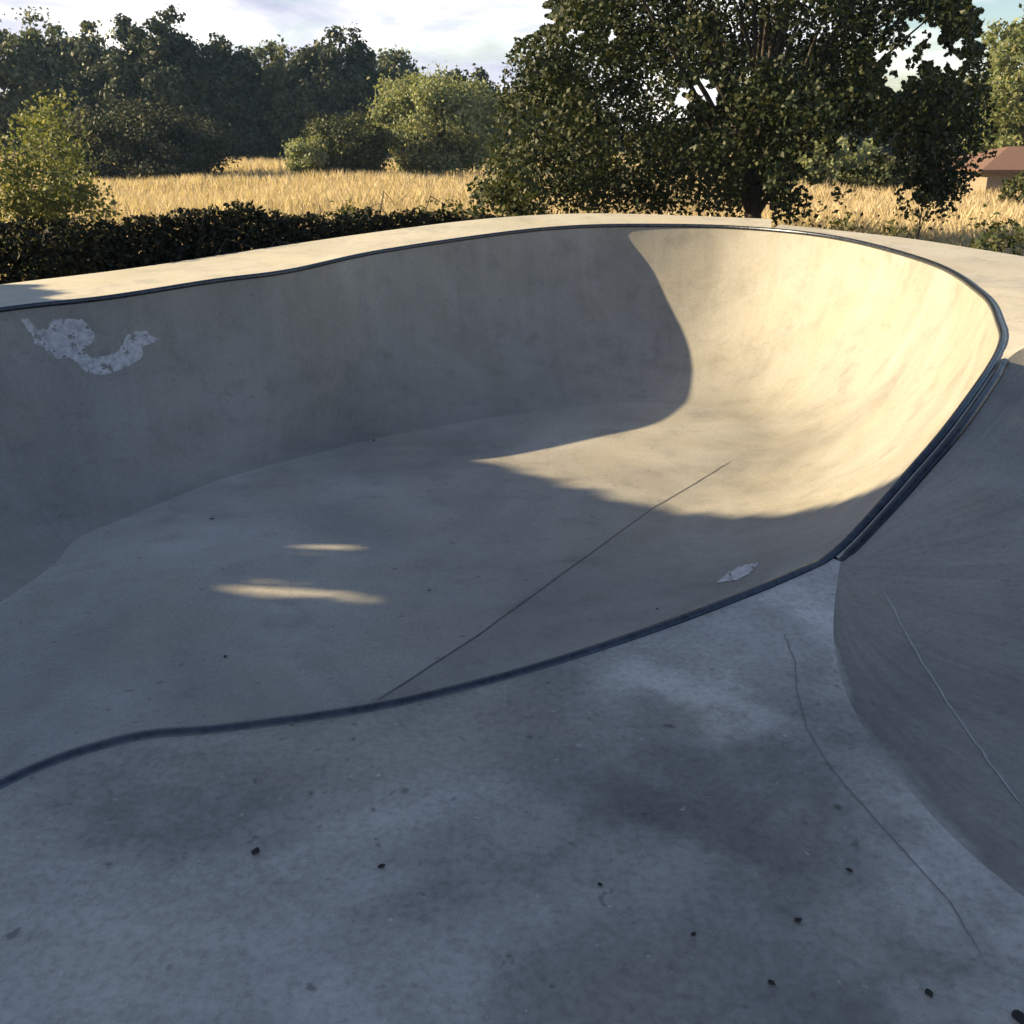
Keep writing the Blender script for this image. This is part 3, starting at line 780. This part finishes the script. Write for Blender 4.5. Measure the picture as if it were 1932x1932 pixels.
RV = [(-2.1, -.5, ez - .05), (wl + .5, -.5, ez - .05), (wl + .5, wd + .5, ez - .05), (-2.1, wd + .5, ez - .05), (.2, wd / 2, rz), (wl - 1.5, wd / 2, rz),
      (-2.1, -.5, ez + .05), (wl + .5, -.5, ez + .05), (wl + .5, wd + .5, ez + .05), (-2.1, wd + .5, ez + .05)]
mesh_obj('roof', RV, [(6, 7, 5, 4), (7, 8, 5), (8, 9, 4, 5), (9, 6, 4), (0, 1, 7, 6), (1, 2, 8, 7), (2, 3, 9, 8), (3, 0, 6, 9), (3, 2, 1, 0)], M_TILE, bl, smooth=False)
v_, f_ = box(-.6, 1.6, -.04, .06, 0, ez - .25); mesh_obj('door', v_, f_, M_DARK, bl, smooth=False)

# ------------------------------------------------------------------ thin summer haze
v_, f_ = box(-170, 170, -60, 150, -3.6, 40)
m, nt, out = mat_new('haze_air'); k = NT(nt)
pv = k.n('ShaderNodeVolumePrincipled'); pv.inputs['Color'].default_value = (.40, .66, 1, 1); pv.inputs['Density'].default_value = .0003
k.l(pv.outputs[0], out.inputs['Volume'])
hz = mesh_obj('haze', v_, f_, m, smooth=False); tag(hz, kind='stuff')
# ------------------------------------------------------------------ light
SUN_FROM = -SUN_D.normalized()
sd = bpy.data.lights.new('sun', 'SUN'); sd.energy = 5.0; sd.angle = R(.5); sd.color = (1.0, .77, .43)
so = bpy.data.objects.new('sun', sd); col.objects.link(so); so.rotation_mode = 'QUATERNION'
so.rotation_quaternion = SUN_FROM.to_track_quat('Z', 'Y'); so.location = (-30, 0, 20)

w = bpy.data.worlds.new('World'); scene.world = w; w.use_nodes = True
nt = w.node_tree; nt.nodes.clear(); k = NT(nt)
wo = k.n('ShaderNodeOutputWorld'); bg = k.n('ShaderNodeBackground')
sky = k.n('ShaderNodeTexSky'); sky.sky_type = 'NISHITA'; sky.sun_disc = False
sky.sun_elevation = SUN_EL; sky.sun_rotation = math.atan2(SUN_FROM.x, SUN_FROM.y)
sky.air_density = 1.0; sky.dust_density = .6; sky.ozone_density = 1.6
tc = k.n('ShaderNodeTexCoord'); d = tc.outputs['Generated']
sc_ = k.mix(1., sky.outputs[0], (.057, .056, .055), 'MULTIPLY')
cv = k.mapping(d, scale=(3.0, 3.0, 13.0), loc=(1.3, .2, 2.0))
n1 = k.noise(cv, 1.0, 9, .58, .6); n2 = k.noise(k.mapping(cv, loc=(5, 2, 8)), 1.7, 7, .6, .4)
sx = k.n('ShaderNodeSeparateXYZ'); k.l(d, sx.inputs[0])
lowm = k.ramp(sx.outputs['Z'], [(.10, g(1)), (.40, g(.16)), (1, g(.07))])
mx = k.n('ShaderNodeMapRange'); mx.inputs['From Min'].default_value = .22; mx.inputs['From Max'].default_value = .5; mx.inputs['To Max'].default_value = .22
k.l(sx.outputs['X'], mx.inputs['Value']); sb_ = k.n('ShaderNodeMath', operation='SUBTRACT'); k.l(n1, sb_.inputs[0]); k.l(mx.outputs[0], sb_.inputs[1])
cm = k.mix(1., k.ramp(sb_.outputs[0], [(.30, g(0)), (.48, g(1))]), lowm, 'MULTIPLY')
cc = k.ramp(n2, [(.34, (.215, .225, .285)), (.48, (.33, .335, .37)), (.60, (.53, .515, .48))])
k.l(k.mix(cm, sc_, cc), bg.inputs['Color']); bg.inputs['Strength'].default_value = 1.0
k.l(bg.outputs[0], wo.inputs[0])

scene.view_settings.view_transform = 'Standard'; scene.view_settings.look = 'None'
scene.view_settings.exposure = 1.56; scene.view_settings.gamma = 1
scene.cycles.max_bounces = 6; scene.cycles.use_denoising = True
